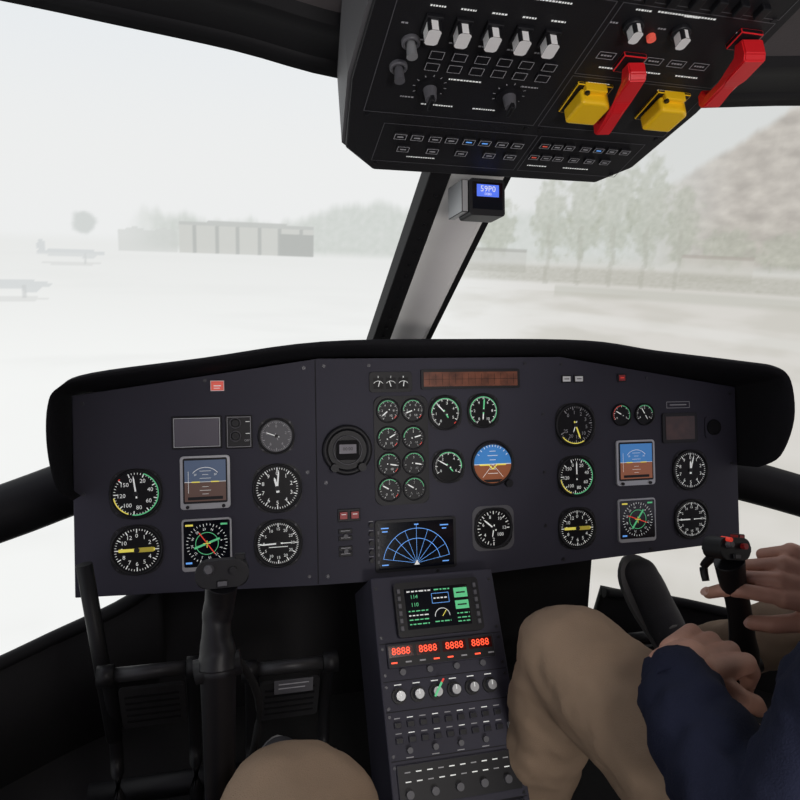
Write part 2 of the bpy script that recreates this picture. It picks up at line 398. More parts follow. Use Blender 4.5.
p.ring(-162,36,0,9,34,44,BLACK); p.cyl(-162,36,0,6,34,BLACK); p.prism(p.rrect(-162,36,40,34,6),6,9,MATTE,1); p.box(-162,38,9,9.6,30,16,LCDG)
p.text('00:00',-162,38,8,9.9,BLACK)
for x,y in ((-186,6),(-138,6)): p.cyl(x,y,3,16,8,BLACK,7,seg=24)
p.ring(-162,36,9,10,24,25.5,GREYM)
p.done()
p=Part('trim_indicator',IP)
p.prism(p.rrect(-81,154,78,36,5),0,3,BLACK,1)
for i in range(3):
    x=-104+i*23; p.box(x,152,3,3.5,18,20,FACE); p.arc(x,146,10,.8,-55,55,3.8,W,12); p.line(x,146,x+(2,-2,1)[i]*1.5,156,1.4,3.9,W); p.text(('0','5','8')[i],x,163,5,3.8,W)
p.done()
p=Part('annunciator_display',IP); p.prism(p.rrect(71,158,192,36,3),0,4,BLACK,1); p.box(71,158,4,4.6,182,26,LCDB)
for i in range(14): p.line(-10+i*12.6,148,-10+i*12.6,168,.6,4.9,SEAM)
p.line(-20,158,162,158,.6,4.9,SEAM); p.done()
p=Part('engine_gauge_cluster',IP); p.prism(p.rrect(-63,32,100,194,14),0,2,BLACK,1); p.done()
k=0
for y in (103,54,8,-37):
    for x in (-87,-41):
        k+=1; ang=(-130,-110,60,75,100,100,-60,-60)[k-1]
        gauge('engine_gauge_%d'%k,x,y,19,['0','5','10'] if y<60 else ['0','2','4','6','8','10'],-150,150,(10 if y>60 else 6),3,[(ang,.8,.12,W)],bz=3,ls=.24,lr=.55,arcs=[(-90,40,GREEN),(120,140,RED)] if y>20 or k%2 else [(-60,80,GREEN)]).done()
gauge('rotor_rpm_indicator',20,97,28,['0','1','2','3','4','5'],-150,120,10,5,[(-45,.8,.08,W),(150,.4,.1,GREEN)],tm=W,arcs=[(-90,80,GREEN),(130,140,RED)]).done()
gauge('turbine_indicator',94,99,28,['0','2','4','6','8','10'],-150,150,10,5,[(5,.85,.1,GREEN),(185,.6,.08,W)],tm=W,arcs=[(-140,140,GREEN)]).done()
gauge('fuel_gauge',24,0,27,['0','2','4','6'],-120,120,8,5,[(-60,.8,.08,W),(140,.5,.08,GREEN)],arcs=[(-40,100,GREEN)]).done()
p=Part('standby_attitude_indicator',IP); cx,cy,r=110,2,37
p.ring(cx,cy,0,6,r,r+5,BLACK); 
n=30; p.flat([(cx+r*math.cos(math.pi*i/n),cy-2+(r-1)*math.sin(math.pi*i/n)) for i in range(n+1)],2,SKYB)
p.flat([(cx+r*math.cos(math.pi+math.pi*i/n),cy-2+(r-1)*math.sin(math.pi+math.pi*i/n)) for i in range(n+1)],2,BRN)
p.line(cx-36,cy-2,cx+36,cy-2,1.4,2.4,W)
for q,l in ((8,6),(16,10),(24,6),(-9,6),(-17,10)): p.line(cx-l,cy-2+q,cx+l,cy-2+q,1,2.4,W)
for a in (-60,-45,-30,-20,-10,0,10,20,30,45,60): x1,y1=pol(cx,cy,34,a); x2,y2=pol(cx,cy,30,a); p.line(x1,y1,x2,y2,1.2,2.6,W)
p.line(cx-26,cy-3,cx-8,cy-3,2.6,3,YEL); p.line(cx+8,cy-3,cx+26,cy-3,2.6,3,YEL); p.line(cx-8,cy-3,cx,cy-11,2,3,YEL); p.line(cx+8,cy-3,cx,cy-11,2,3,YEL)
p.flat([(cx-20,cy-30),(cx+20,cy-30),(cx+12,cy-35),(cx-12,cy-35)],3,BLACK); p.line(cx,cy-2,cx-20,cy-26,.8,2.6,W); p.line(cx,cy-2,cx+20,cy-26,.8,2.6,W)
p.cyl(cx+30,cy-38,0,10,7,BLACK,seg=20); p.done()
p=gauge('fuel_flow_indicator',109,-118,34,['2','4','6','8','10','12'],-180,90,12,2,[(-50,.75,.08,W),(190,.5,.06,W)],lr=.62); p.prism(p.rrect(109,-118,82,82,16),-.2,1.0,GREYM); 
p.text('100',122,-130,9,2.2,W); p.done()
p=Part('radar_display',IP); p.prism(p.rrect(-40,-137,150,92,4),0,4,BLACK,1); p.box(-40,-137,4,4.6,140,82,SCRD)
cx,cy=-40,-170
for r in (44,62): p.arc(cx,cy,r,.9,-80,80,5,CYAN,36)
for a in (-80,-60,-40,-20,0,20,40,60,80):
    x1,y1=pol(cx,cy,4,a); x2,y2=pol(cx,cy,(62 if a else 70),a); p.line(x1,y1,x2,y2,.6,5,CYAN)
p.flat([(cx-5,cy-3),(cx+5,cy-3),(cx,cy+6)],5.2,W)
for x,y,l in ((-98,-105,14),(-98,-111,10),(12,-105,16),(12,-111,8),(-98,-170,12),(14,-170,12),(-40,-101,8)): p.line(x-l/2,y,x+l/2,y,2,5,CYAN)
for i in range(5): p.box(-110,-112-i*13,4,6,3,5,GREYM)
p.done()
p=Part('guarded_switch_group',IP)
p.box(-161,-78,0,3,40,22,BLACK,1)
for x in (-171,-151): p.box(x,-78,3,6,15,14,REDSW,1); p.line(x-4,-76,x+4,-76,1,6.4,W)
for y in (-106,-118,-136,-146):
    p.box(-168,y,0,3,24,8,BLACK,.6); p.line(-176,y+1,-160,y+1,1,3.3,DIMW)
for y in (-98,-114,-130,-146,-160): p.cyl(-122,y,0,6,4.2,BLACK,seg=14); p.line(-126,y+6,-118,y+6,.8,.6,DIMW)
for y in (-114,-140): p.cyl(-168,y,2,7,4,GREYM,seg=14)
p.done()
gauge('radio_altimeter',281,68,38,['0','1','2','3','5','10','15','20','25'],-40,240,9,4,[(160,.75,.08,YEL),(-160,.4,.05,W)],tm=DIMW,arcs=[(150,230,YEL)]).done()
gauge('airspeed_indicator_copilot',281,-30,36,['0','20','40','60','80','100','120','150'],-20,310,8,5,[(0,.8,.07,W)],arcs=[(20,190,GREEN),(200,260,YEL)]).done()
gauge('altimeter_copilot',533,-29,37,list('0123456789'),0,360,10,5,[(15,.82,.07,W),(0,.5,.1,W)],full=True,lr=.66).done()
p=gauge('vertical_speed_indicator_copilot',533,-127,36,['0','5','10','15','20','25','30','25','20','15','10','5'],-90,270,12,5,[(-90,.85,.07,W)],full=True,lr=.66,ls=.15); p.line(517,-127,555,-127,1.6,2.2,W); p.done()
gauge('outside_air_temperature_gauge',381,85,19,['0','5'],-120,120,6,3,[(-60,.8,.1,W)],arcs=[(-120,0,RED),(0,120,GREEN)],bz=3).done()
gauge('hydraulic_pressure_gauge',432,85,19,['0','2','4'],-120,120,6,3,[(-30,.8,.1,W),(150,.6,.08,W)],arcs=[(-40,80,GREEN)],bz=3).done()
p=Part('copilot_display_unit',IP); p.prism(p.rrect(511,56,80,60,4),0,3,BLACK,1); p.box(511,56,3,3.6,66,46,mat('lcd_brown_dim',(.07,.026,.016),.3,var=.4,vscale=40))
p.prism(p.rrect(590,55,40,44,5),0,2,PANELM,1); p.ring(590,55,2,5,13,16,MATTE); p.cyl(590,55,2,4,13,MATTE)
for x in (264,290): p.box(x,156,0,3,20,14,BLACK,.6); p.box(x,156,3,3.8,16,10,mat('annunciator_white',(.6,.6,.6),.4,em=.15)); p.line(x-5,156,x+5,156,1.5,4.1,BLACK)
p.box(383,157,0,3,18,16,BLACK,.6); p.box(383,157,3,4,13,11,REDSW); p.line(379,157,387,157,2,4.2,RED)
p.frame(509,102,52,12,1,.6,DIMW); p.line(490,102,528,102,2,.6,DIMW); p.done()
# glareshield
G=Part('glareshield',None,1.0)
prof=[(-594,-22),(-614,2),(-622,60),(-619,122),(-602,150),(-560,170),(-400,194),(-209,222),(40,228),(285,226),(420,206),(590,184),(655,172),(684,146),(690,70),(674,0),(645,-24)]
inn=[(-604,-20),(-606,2),(-606,60),(-606,125),(-602,140),(-560,146),(-400,169),(-210,198),(20,199),(253,200),(420,172),(590,147),(630,141),(647,130),(648,70),(648,0),(647,-20)]
wf=[60,85,105,112,110,100,70,48,42,46,66,92,108,112,112,90,60]
def smooth2(L,n=5):
    P,_=smoothpts([V((*q,0)) for q in L],[0]*len(L),n); return [(q.x,q.y) for q in P]
pr=smooth2(prof); iv=smooth2(inn); ww=[q[0] for q in smooth2([(w,0) for w in wf])]
vs=[];fs=[]
for (a,b,w) in zip(pr,iv,ww):
    c=V(a)*.8+V(b)*.2; i2=V(a)*.55+V(b)*.45
    ring=[(b[0],b[1],-10),(b[0]+(i2.x-b[0])*.5,b[1]+(i2.y-b[1])*.5,w*.5),(i2.x,i2.y,w*.92),(c.x,c.y,w),(a[0],a[1],w*.9),(a[0],a[1],w*.5),(a[0],a[1],-40),(b[0],b[1]-0,-150)]
    vs+=[V(q)*.001 for q in ring]
k=8
for i in range(len(pr)-1):
    for j in range(k):
        fs.append((i*k+j,i*k+(j+1)%k,(i+1)*k+(j+1)%k,(i+1)*k+j))
fs.append(tuple(range(k))); fs.append(tuple(range((len(pr)-1)*k,len(pr)*k))[::-1])
G.faces(vs,fs,HOODM,True); bmesh.ops.recalc_face_normals(G.bm,faces=G.bm.faces); g=G.done(); g.matrix_world=PM
# ================================================================ centre pedestal
DM=frame((0,1.06,.63),(1,0,0),(0,.605,.796)); PD=empty('center_pedestal',DM)
p=Part('pedestal_body',PD)
p.prism([(-134,-640),(86,-640),(86,6),(-134,6)],-160,0,PANELM,2)
for y in (-102,-160,-205,-275,-350): p.line(-130,y,82,y,1.2,.5,SEAM)
for y in (-12,-92,-110,-150,-168,-200,-212,-268,-284,-345):
    for x in (-126,78): p.cyl(x,y,0,1.2,2.6,SCREW,seg=10)
p.prism(p.rrect(-24,-52,150,88,5),0,14,BLACK,2); p.box(-26,-52,14,14.6,112,66,SCRD)
z=15
random.seed(9)
def txtrow(x0,x1,y,m_,h=2.2):
    x=x0
    while x<x1:
        w_=random.uniform(3,9); p.line(x,y,min(x+w_,x1),y,h,z,m_); x+=w_+2.2
txtrow(-78,-36,-24,W); txtrow(-30,-2,-24,GREEN); p.text('114',-66,-33,9,z,GREEN); p.text('110',-66,-46,9,z,GREEN)
for y in (-56,-63,-70,-77): txtrow(-78,-44,y,GREEN if y!=-63 else W,1.8)
p.frame(-20,-38,30,16,.7,z,CYAN); txtrow(-32,-8,-38,W); p.arc(-20,-68,13,1,-90,90,z,W); p.line(-20,-68,-12,-58,1.2,z,YEL); txtrow(-34,-6,-76,GREEN,1.8)
p.box(17,-32,14.7,z,24,16,GREEN); p.box(17,-52,14.7,z,24,14,GREEN); p.line(9,-32,25,-32,2.4,z+.2,BLACK); p.line(9,-52,25,-52,2.4,z+.2,BLACK)
for y in (-66,-73,-79): txtrow(6,28,y,GREEN,1.8)
for i in range(6): p.box(-92,-22-i*12,14,17,6,8,GREYM,.6); p.box(43,-22-i*12,14,17,6,8,GREYM,.6)
p.box(-27,-122,0,7,186,38,BLACK,1.5)
for i in range(4):
    x=-97+i*46; p.box(x,-116,7,7.6,41,17,mat('led_window',(.05,.004,.004),.2)); p.text('8888',x,-116,16,8,LED)
for i in range(8): p.line(-115+i*24,-133,-105+i*24,-133,2.2,7.5,LED if i in(0,3,4,6) else DIMW)
for i in range(4): p.cyl(-97+i*46,-148,0,7,5,GREYM,seg=16)
for i in range(6):
    x=-107+i*31; yk=-183; p.cyl(x,yk,0,4,12,BLACK,seg=24); p.cyl(x,yk,4,16,8.5,GREYM,7.5,seg=20); p.cyl(x,yk,16,17,7.4,SILV,seg=20)
    p.line(x-6,yk+17,x+6,yk+17,1.5,.8,W); p.line(x,yk,x,yk+7,1.4,17.3,W)
p.line(-52,-190,-38,-170,3.4,19,GREEN); p.line(-38,-170,-34,-165,3,19,RED)
for (yy,n_,sz) in ((-225,9,12),(-247,9,12)):
    for i in range(n_): 
        x=-114+i*21; p.box(x,yy,0,5,sz,sz-3,BLACK,1); p.line(x-5,yy+10,x+5,yy+10,1.3,.8,W if i%2 else DIMW)
for i in range(4): p.cyl(-100+i*42,-262,0,9,4.5,GREYM,seg=14); p.line(-106+i*42,-272,-94+i*42,-272,1.3,.8,DIMW)
p.box(72,-252,0,5,7,22,WSW,1)
p.box(-24,-310,0,4,200,58,BLACK,1)
for j,yy in enumerate((-292,-305)):
    for i in range(11): p.line(-112+i*18,yy,-103+i*18,yy,1.6,4.4,W if (i+j)%3 else DIMW)
for i in range(5): p.cyl(-108+i*40,-322,4,12,6,GREYM,seg=16)
p.box(-24,-375,0,4,200,46,BLACK,1); p.box(-4,-361,4,5,60,16,mat('led_window',(0,0,0))); p.text('8888',-4,-359,16,5.5,LED); p.cyl(-90,-372,4,16,9,GREYM,seg=18); p.cyl(56,-372,4,16,9,GREYM,seg=18)
p.box(-24,-440,0,4,200,70,BLACK,1); p.box(-24,-540,0,4,200,100,BLACK,1)
for i in range(12): p.cyl(-114+(i%6)*36,-425-(i//6)*30,4,12,6,GREYM,seg=14)
p.done()
# ================================================================ overhead console
random.seed(4)
b=math.radians(27.5); OM=frame((0,.99,1.288),(1,0,0),(0,-math.cos(b),math.sin(b))); OH=empty('overhead_console',OM)
p=Part('console_housing',OH)
ol=[(-168,4),(170,8),(205,52),(218,180),(215,560),(-220,560),(-228,180),(-214,50)]
p.prism(ol,-110,0,OVM,3)
p.prism([(x*1.02,y*.99) for x,y in ol],-112,-8,OVS)
def fr(x0,x1,y0,y1): p.frame((x0+x1)/2,(y0+y1)/2,x1-x0,y1-y0,1.0,.5,GREYM)
fr(-205,15,128,330); fr(22,205,226,330); fr(22,205,128,222); fr(-175,30,28,108); fr(36,190,28,108); fr(-205,15,335,480); fr(22,205,335,480)
def lab(x,y,l=14,m_=DIMW):
    q=x-l/2
    while q<x+l/2-1:
        w=random.uniform(1.6,3.4); p.line(q,y,min(q+w,x+l/2),y,2.2,.7,m_); q+=w+.9
for x in (-163,-131,-98,-65,-33):
    p.box(x,274,0,5,18,24,BLACK,1); p.prism(p.rrect(x,272,14,21,3),4,17,WSW,2); lab(x,296,16,W); lab(x,250,12)
for x,y in ((49,304),(106,304)):
    p.ring(x,y,0,6,7,11,BLACK,20); p.prism(p.rrect(x,y,11,17,3),4,17,WSW,2); lab(x,y+20,18,W); lab(x-22,y,10)
for x,y in ((-178,246),(-182,208)):
    p.ring(x,y,0,5,6,10,GREYM,20); p.cyl(x,y,2,20,4.5,SILV if y>230 else GREYM,6,seg=14)
for x,y in ((-138,180),(-40,180)):
    p.cyl(x,y,0,4,15,BLACK,seg=26); p.cyl(x,y,4,18,8,GREYM,6.5,seg=20); p.box(x,y-2,16,24,5,18,BLACK,1)
    for a in range(-120,121,30): x1,y1=pol(x,y,17,a); x2,y2=pol(x,y,20,a); p.line(x1,y1,x2,y2,1,.6,DIMW)
for y in (234,216):
    for x in (-146,-120,-94,-68,-42,-14):
        p.box(x,y,0,4,15,11,BLACK,1); lab(x,y,10,DIMW if random.random()<.6 else CYAN); p.frame(x,y,15,11,.6,4.2,DIMW)
for y,xs in ((88,(-150,-128,-104,-82,-58,-36,-12,10)),(62,(-140,-100,-60,-20,10))):
    for x in xs: p.box(x,y,0,4,16,11,BLACK,1); p.frame(x,y,15,10,.8,4.3,DIMW); p.line(x-4,y,x+4,y,2.4,4.4,CYAN if x in(-58,-36) else DIMW)
for y,xs in ((92,(48,66,84,108,128,148,168)),(66,(44,62,80,104,128,152))):
    for x in xs: p.box(x,y,0,4,14,10,BLACK,1); p.frame(x,y,13,9,.7,4.3,DIMW); p.line(x-3.5,y,x+3.5,y,2.4,4.4,{48:REDL,128:CYAN}.get(x,DIMW) if y>80 else ({44:REDL}.get(x,DIMW)))
for x,y,l in ((-120,150,40),(-60,150,30),(-160,160,16),(-20,196,20),(-100,196,40),(60,240,30),(110,240,30),(160,240,30),(-190,270,8),(60,214,30),(150,214,24),(-90,320,120),(100,325,70),(-180,312,20),(180,312,20),(-110,42,40),(60,42,30),(120,42,40)): lab(x,y,l,W if l>25 else DIMW)
for x in (44,74,104,134,164): p.frame(x,258,20,10,.7,.8,DIMW); lab(x,258,13,DIMW)
p.cyl(78,292,0,5,5,REDL,seg=14)
for y in (345,385,425,465):
    for x in range(-190,200,26):
        if abs(x-18)<14: continue
        p.box(x,y,0,8,10,16,BLACK if (x+y)%4 else WSW,1); lab(x,y+15,12)
for x,y in [(-200,122),(8,122),(28,122),(198,122),(-168,22),(182,34),(-200,334),(200,334),(18,334)]: p.cyl(x,y,0,1.4,3,SCREW,seg=10)
p.done()
def guard(n,x,y,w,h):
    q=Part(n,OH)
    q.prism([(x-w/2,y-h/2),(x+w/2,y-h/2),(x+w/2+3,y+h/2-8),(x+w/2-6,y+h/2),(x-w/2+2,y+h/2)],4,24,YG,4,3)
    q.box(x,y+h/2+2,0,12,w*.7,8,YG,1.5); q.box(x+2,y-h/2-1,8,20,w*.8,5,YG,1.5); q.cyl(x-w*.3,y+h/2+3,12,15,3,SCREW,seg=10); q.box(x,y,0,4,w+6,h+10,BLACK,1)
    q.done()
guard('yellow_guard_1',56,188,40,42); guard('yellow_guard_2',162,188,40,42)
def lever(n,x0,y0,x1,y1,hw=9,top=30):
    q=Part(n,OH); d=V((x1-x0,y1-y0)); L=d.length; u=d.normalized(); nx=V((u.y,-u.x))
    prof=[(0,6),(-2,20),(6,26),(.45*L,28),(.60*L,top),(.96*L,top+3),(L,top-4),(L,8),(.86*L,4),(.80*L,16),(.5*L,17),(.14*L,15),(.10*L,4)]
    vs=[]
    for sgn in (-1,1):
        for a,h in prof:
            wd=hw*(1.25 if a>.58*L else (1.1 if a<.15*L else .85)); P=V((x0,y0))+u*a+nx*wd*sgn; vs.append((P.x,P.y,h))
    k=len(prof); fs=[tuple(range(k))[::-1],tuple(range(k,2*k))]+[(i,(i+1)%k,k+(i+1)%k,k+i) for i in range(k)]
    bv,bf=q.faces(vs,fs,RG); es=set(e for f_ in bf for e in f_.edges)
    bmesh.ops.recalc_face_normals(q.bm,faces=q.bm.faces)
    bmesh.ops.bevel(q.bm,geom=list(es),offset=.0015,segments=2,affect='EDGES',clamp_overlap=True)
    q.box(x1-3,y1-8,0,6,28,26,BLACK,1); q.done()
lever('red_lever_1',96,150,78,262,8,26); lever('red_lever_2',202,218,188,314,10,30)
# ================================================================ windshield frame, post, roof
WF=empty('windshield_frame')
TM=frame((0,1.38,1.0),(1,0,0),(0,-.36,.3))
p=Part('center_post',WF)
p.prism([(-74,-120),(-36,-120),(-44,500),(-76,500)],-30,6,FRAMEM,2)
# painted strut, angled face towards the left windscreen
sv=[];
for y,dx in ((-120,0),(500,4)):
    sv+=[(-30+dx,y,-44),(-24+dx,y,-40),(26+dx,y,10),(31+dx,y,12),(34+dx,y,6),(34+dx,y,-44)]
p.faces(sv,[(i,(i+1)%6,6+(i+1)%6,6+i) for i in range(6)]+[(5,4,3,2,1,0),(6,7,8,9,10,11)],ALU)
p.prism([(34,-120),(46,-120),(48,500),(38,500)],-34,9,FRAMEM,1)
for i in range(14): p.cyl(-55,-20+i*34,6,7.5,3,SCREW,seg=10)
po=p.done(); po.matrix_world=TM
edge=[(-1.25,.35,1.38),(-1.05,.75,1.445),(-.80,.95,1.475),(-.62,1.0,1.473),(-.49,1.0,1.460),(-.35,1.0,1.445),(-.21,1.0,1.424),(0,1,1.42),(.2,1,1.42),(.35,1,1.434),(.53,1,1.452),(.70,.97,1.455),(.9,.85,1.45),(1.08,.6,1.42),(1.25,.3,1.36)]
E,_=smoothpts(edge,[0]*len(edge),4)
bm=bmesh.new(); rows=[]
offs=[(0,-.02,0),(-.01,-.004,0),(-.05,.016,1),(-.075,.022,1),(-.08,.036,1),(-.30,.075,2),(-.7,.13,2),(-1.8,.15,2)]
for e_ in E:
    row=[]
    for dy,dz,_m in offs:
        k=1-(-dy)*.12; row.append(bm.verts.new((e_.x*k,e_.y+dy*(1 if e_.y>.5 else .9),e_.z+dz)))
    rows.append(row)
for i in range(len(rows)-1):
    for j in range(len(offs)-1):
        ff=bm.faces.new((rows[i][j],rows[i+1][j],rows[i+1][j+1],rows[i][j+1])); ff.smooth=(j!=3); ff.material_index=0 if j<4 else 1
me=bpy.data.meshes.new('ceiling'); bm.to_mesh(me); bm.free(); me.materials.append(FRAMEM); me.materials.append(HEAD)
ce=link(bpy.data.objects.new('ceiling',me)); so=ce.modifiers.new('thick','SOLIDIFY'); so.thickness=.012
tube('roof_rim',WF,edge,.014,FRAMEM,12)
for s,n_ in ((-1,'left'),(1,'right')):
    tube('sill_'+n_,WF,[(s*.45,1.38,.735),(s*.60,1.36,.73),(s*.72,1.31,.705),(s*.88,1.2,.675),(s*1.02,.95,.66),(s*1.1,.5,.68),(s*1.12,-.3,.7)],[.05,.052,.05,.046,.046,.05,.05],FRAMEM,16,asp=1.0)
tube('chin_rail_left',WF,[(-.50,1.34,.52),(-.575,1.33,.475),(-.72,1.28,.435),(-.9,1.12,.42),(-1.04,.8,.42),(-1.1,.2,.44)],.014,FRAMEM,10)
tube('chin_rail_right',WF,[(.50,1.34,.40),(.60,1.33,.385),(.72,1.28,.375),(.9,1.12,.37),(1.04,.8,.38),(1.1,.2,.44)],.012,FRAMEM,10)
# display box on the post
X=empty('standby_compass_display',frame((-.002,.975,1.262),(1,.05,0),(0,.2,1)))
p=Part('housing',X); p.prism(p.rrect(0,0,54,52,4),-42,0,BLACK,1.5); p.box(0,2,0,1,46,38,SCRD); p.box(0,9,1,1.6,34,17,mat('lcd_blue',(.08,.16,.75),.3,em=.7)); p.text('59P0',0,11,12,2,WHITE); p.text('0080',0,4.0,5.5,2,WHITE)
p.box(-32,2,-60,-6,10,46,SILV,1); p.box(0,0,-80,-42,20,20,BLACK,1); p.done()
# ================================================================ cockpit shell
p=Part('floor',None,1.0); p.prism([(-1.12,-.9),(1.12,-.9),(1.12,.4),(1.04,.85),(.85,1.2),(.5,1.42),(-.5,1.42),(-.85,1.2),(-1.04,.85),(-1.12,.4)],.14,.2,FLOORM); p.done()
def strip(name,low,high,m_):
    q=Part(name,None,1.0); P1,_=smoothpts(low,[0]*len(low),4); P2,_=smoothpts(high,[0]*len(high),4); n=len(P1)
    q.faces(P1+P2,[(i,i+1,n+i+1,n+i) for i in range(n-1)],m_,True); o=q.done(); so=o.modifiers.new('t','SOLIDIFY'); so.thickness=.02; return o
for s,n_,hi in ((-1,'left',(.52,.475,.435,.42,.42)),(1,'right',(.40,.385,.375,.37,.38))):
    strip('wall_'+n_,[(s*.5,1.40,.2),(s*.62,1.34,.2),(s*.74,1.26,.2),(s*.92,1.1,.2),(s*1.06,.8,.2),(s*1.12,.2,.2),(s*1.12,-.9,.2)],
      [(s*.50,1.35,hi[0]),(s*.575,1.34,hi[1]),(s*.72,1.29,hi[2]),(s*.9,1.13,hi[3]),(s*1.05,.8,hi[4]),(s*1.11,.2,.44),(s*1.13,-.9,.7)],WALLM)
p=Part('wall_front',None,1.0); p.faces([(-.53,1.36,.2),(.48,1.36,.2),(.46,1.37,.93),(-.5,1.37,.93),(-.53,1.40,.2),(.48,1.40,.2),(.46,1.40,.93),(-.5,1.40,.93)],[(0,1,2,3),(4,7,6,5),(3,2,6,7),(0,3,7,4),(1,5,6,2)],WALLM)
p.done()
p=Part('bay_floor',None,1.0); p.prism([(-3.3,-3),(3.3,-3),(3.3,3.4),(-3.3,3.4)],-1.3,-1.22,WALLM); p.done()
p=Part('nose_structure',None,1.0)
p.faces([(-.30,1.37,.955),(.34,1.37,.955),(.36,1.48,.86),(-.32,1.48,.86),(-.32,1.46,.70),(.36,1.46,.70)],[(0,1,2,3),(3,2,5,4)],MATTE); p.done()
# ================================================================ pedals
def pedals(name,pts,r=.012):
    P=empty(name)
    for i,(x,y,z,w) in enumerate(pts):
        tube('bar_%d'%i,P,[(x-w/2,y,z),(x+w/2,y,z)],.011,PEDM,14,False)
        for s in (-1,1):
            tube('arm_%d_%d'%(i,s),P,[(x+s*w/2,y,z),(x+s*w/2,y+.03,z-.12),(x+s*w/2,y+.02,.20)],[r,r*.8,r],PEDB,10)
            tube('knob_%d_%d'%(i,s),P,[(x+s*(w/2-.008),y,z),(x+s*(w/2+.016),y,z)],r*1.35,PEDB,14,False)
        q=Part('plate_%d'%i,P); Mx=frame((x,y+.015,z-.07),(1,0,0),(0,-.35,1))
        q.prism(q.rrect(0,0,w*1000-24,95,6),-4,2,PEDM,1)
        for t in (-30,-15,0,15,30): q.box(0,t,2,4,w*1000-40,3,PEDB)
        o=q.done(); o.matrix_world=Mx
    return P
pp=pedals('rudder_pedals',[(-.485,1.0,.545,.12),(-.275,1.0,.527,.12)])
tube('torque_tube',pp,[(-.60,1.08,.27),(-.18,1.08,.27)],.02,PEDB,14,False)
tube('link_rod',pp,[(-.545,1.02,.42),(-.58,1.06,.70)],.012,PEDB,12,False)
q=Part('placard',pp); q.box(0,0,0,2,62,26,GREYM,.6); q.line(-24,6,24,6,2,2.4,DIMW); q.line(-24,-2,18,-2,2,2.4,DIMW); o=q.done(); o.matrix_world=frame((-.27,.995,.495),(1,0,0),(0,-.1,1))
pedals('rudder_pedals',[(.22,1.14,.32,.08),(.53,1.21,.36,.08)],.007)
# ================================================================ cyclic sticks
def cyclic(pts,head,tilt,red):
    S=empty('cyclic_stick')
    tube('grip',S,pts,[.024,.021,.017,.0155,.015,.017,.019],BLACK,18,asp=1.15)
    low=V(pts[0]); tube('column',S,[low+V((0,0,.008)),low+V((0,.005,-.12)),(low.x,low.y+.02,.21)],[.021,.019,.017],BLACK,16)
    q=Part('base_boot',S,1.0); q.cyl(low.x,low.y+.02,.2,.26,.07,MATTE,.03,24); q.done()
    tube('rest',S,[low+V((-.026,0,-.004)),low+V((.026,0,.004))],.014,BLACK,14,False)
    H=frame(head,(math.cos(tilt),0,math.sin(tilt)),(0,.35,.94))
    q=Part('grip_head',S); q.prism(q.rrect(0,0,58,30,12),-17,15,BLACK,7,4); q.cyl(-14,6,15,22,6,GREYM,4,16); q.cyl(12,4,15,22,4,REDSW if red else BLACK,4,14); q.box(0,-10,15,19,12,7,GREYM,1); q.box(20,16,-8,8,12,8,REDSW if red else BLACK,1.5)
    if red: q.cyl(-16,12,6,22,4,RED,3,14)
    o=q.done(); o.matrix_world=H
    tube('trigger',S,[V(head)+V((0,.02,-.02)),V(head)+V((0,.038,-.045)),V(head)+V((0,.03,-.065))],[.007,.006,.005],BLACK,10)
    tube('cable',S,[low+V((.02,.02,.0)),low+V((.05,.05,-.1)),low+V((.02,.04,-.25))],.005,MATTE,8)
    return S
zo=-.012
cyclic([(-.385,.745,.72+zo),(-.385,.75,.735+zo),(-.386,.753,.755+zo),(-.385,.757,.775+zo),(-.382,.757,.795+zo),(-.38,.755,.812+zo),(-.379,.752,.825+zo)],(-.378,.75,.836+zo),0.05,False)
cyclic([(.368,.762,.60),(.362,.758,.625),(.352,.755,.655),(.340,.752,.69),(.326,.75,.725),(.312,.748,.755),(.300,.746,.785)],(.292,.745,.805),-.25,True)
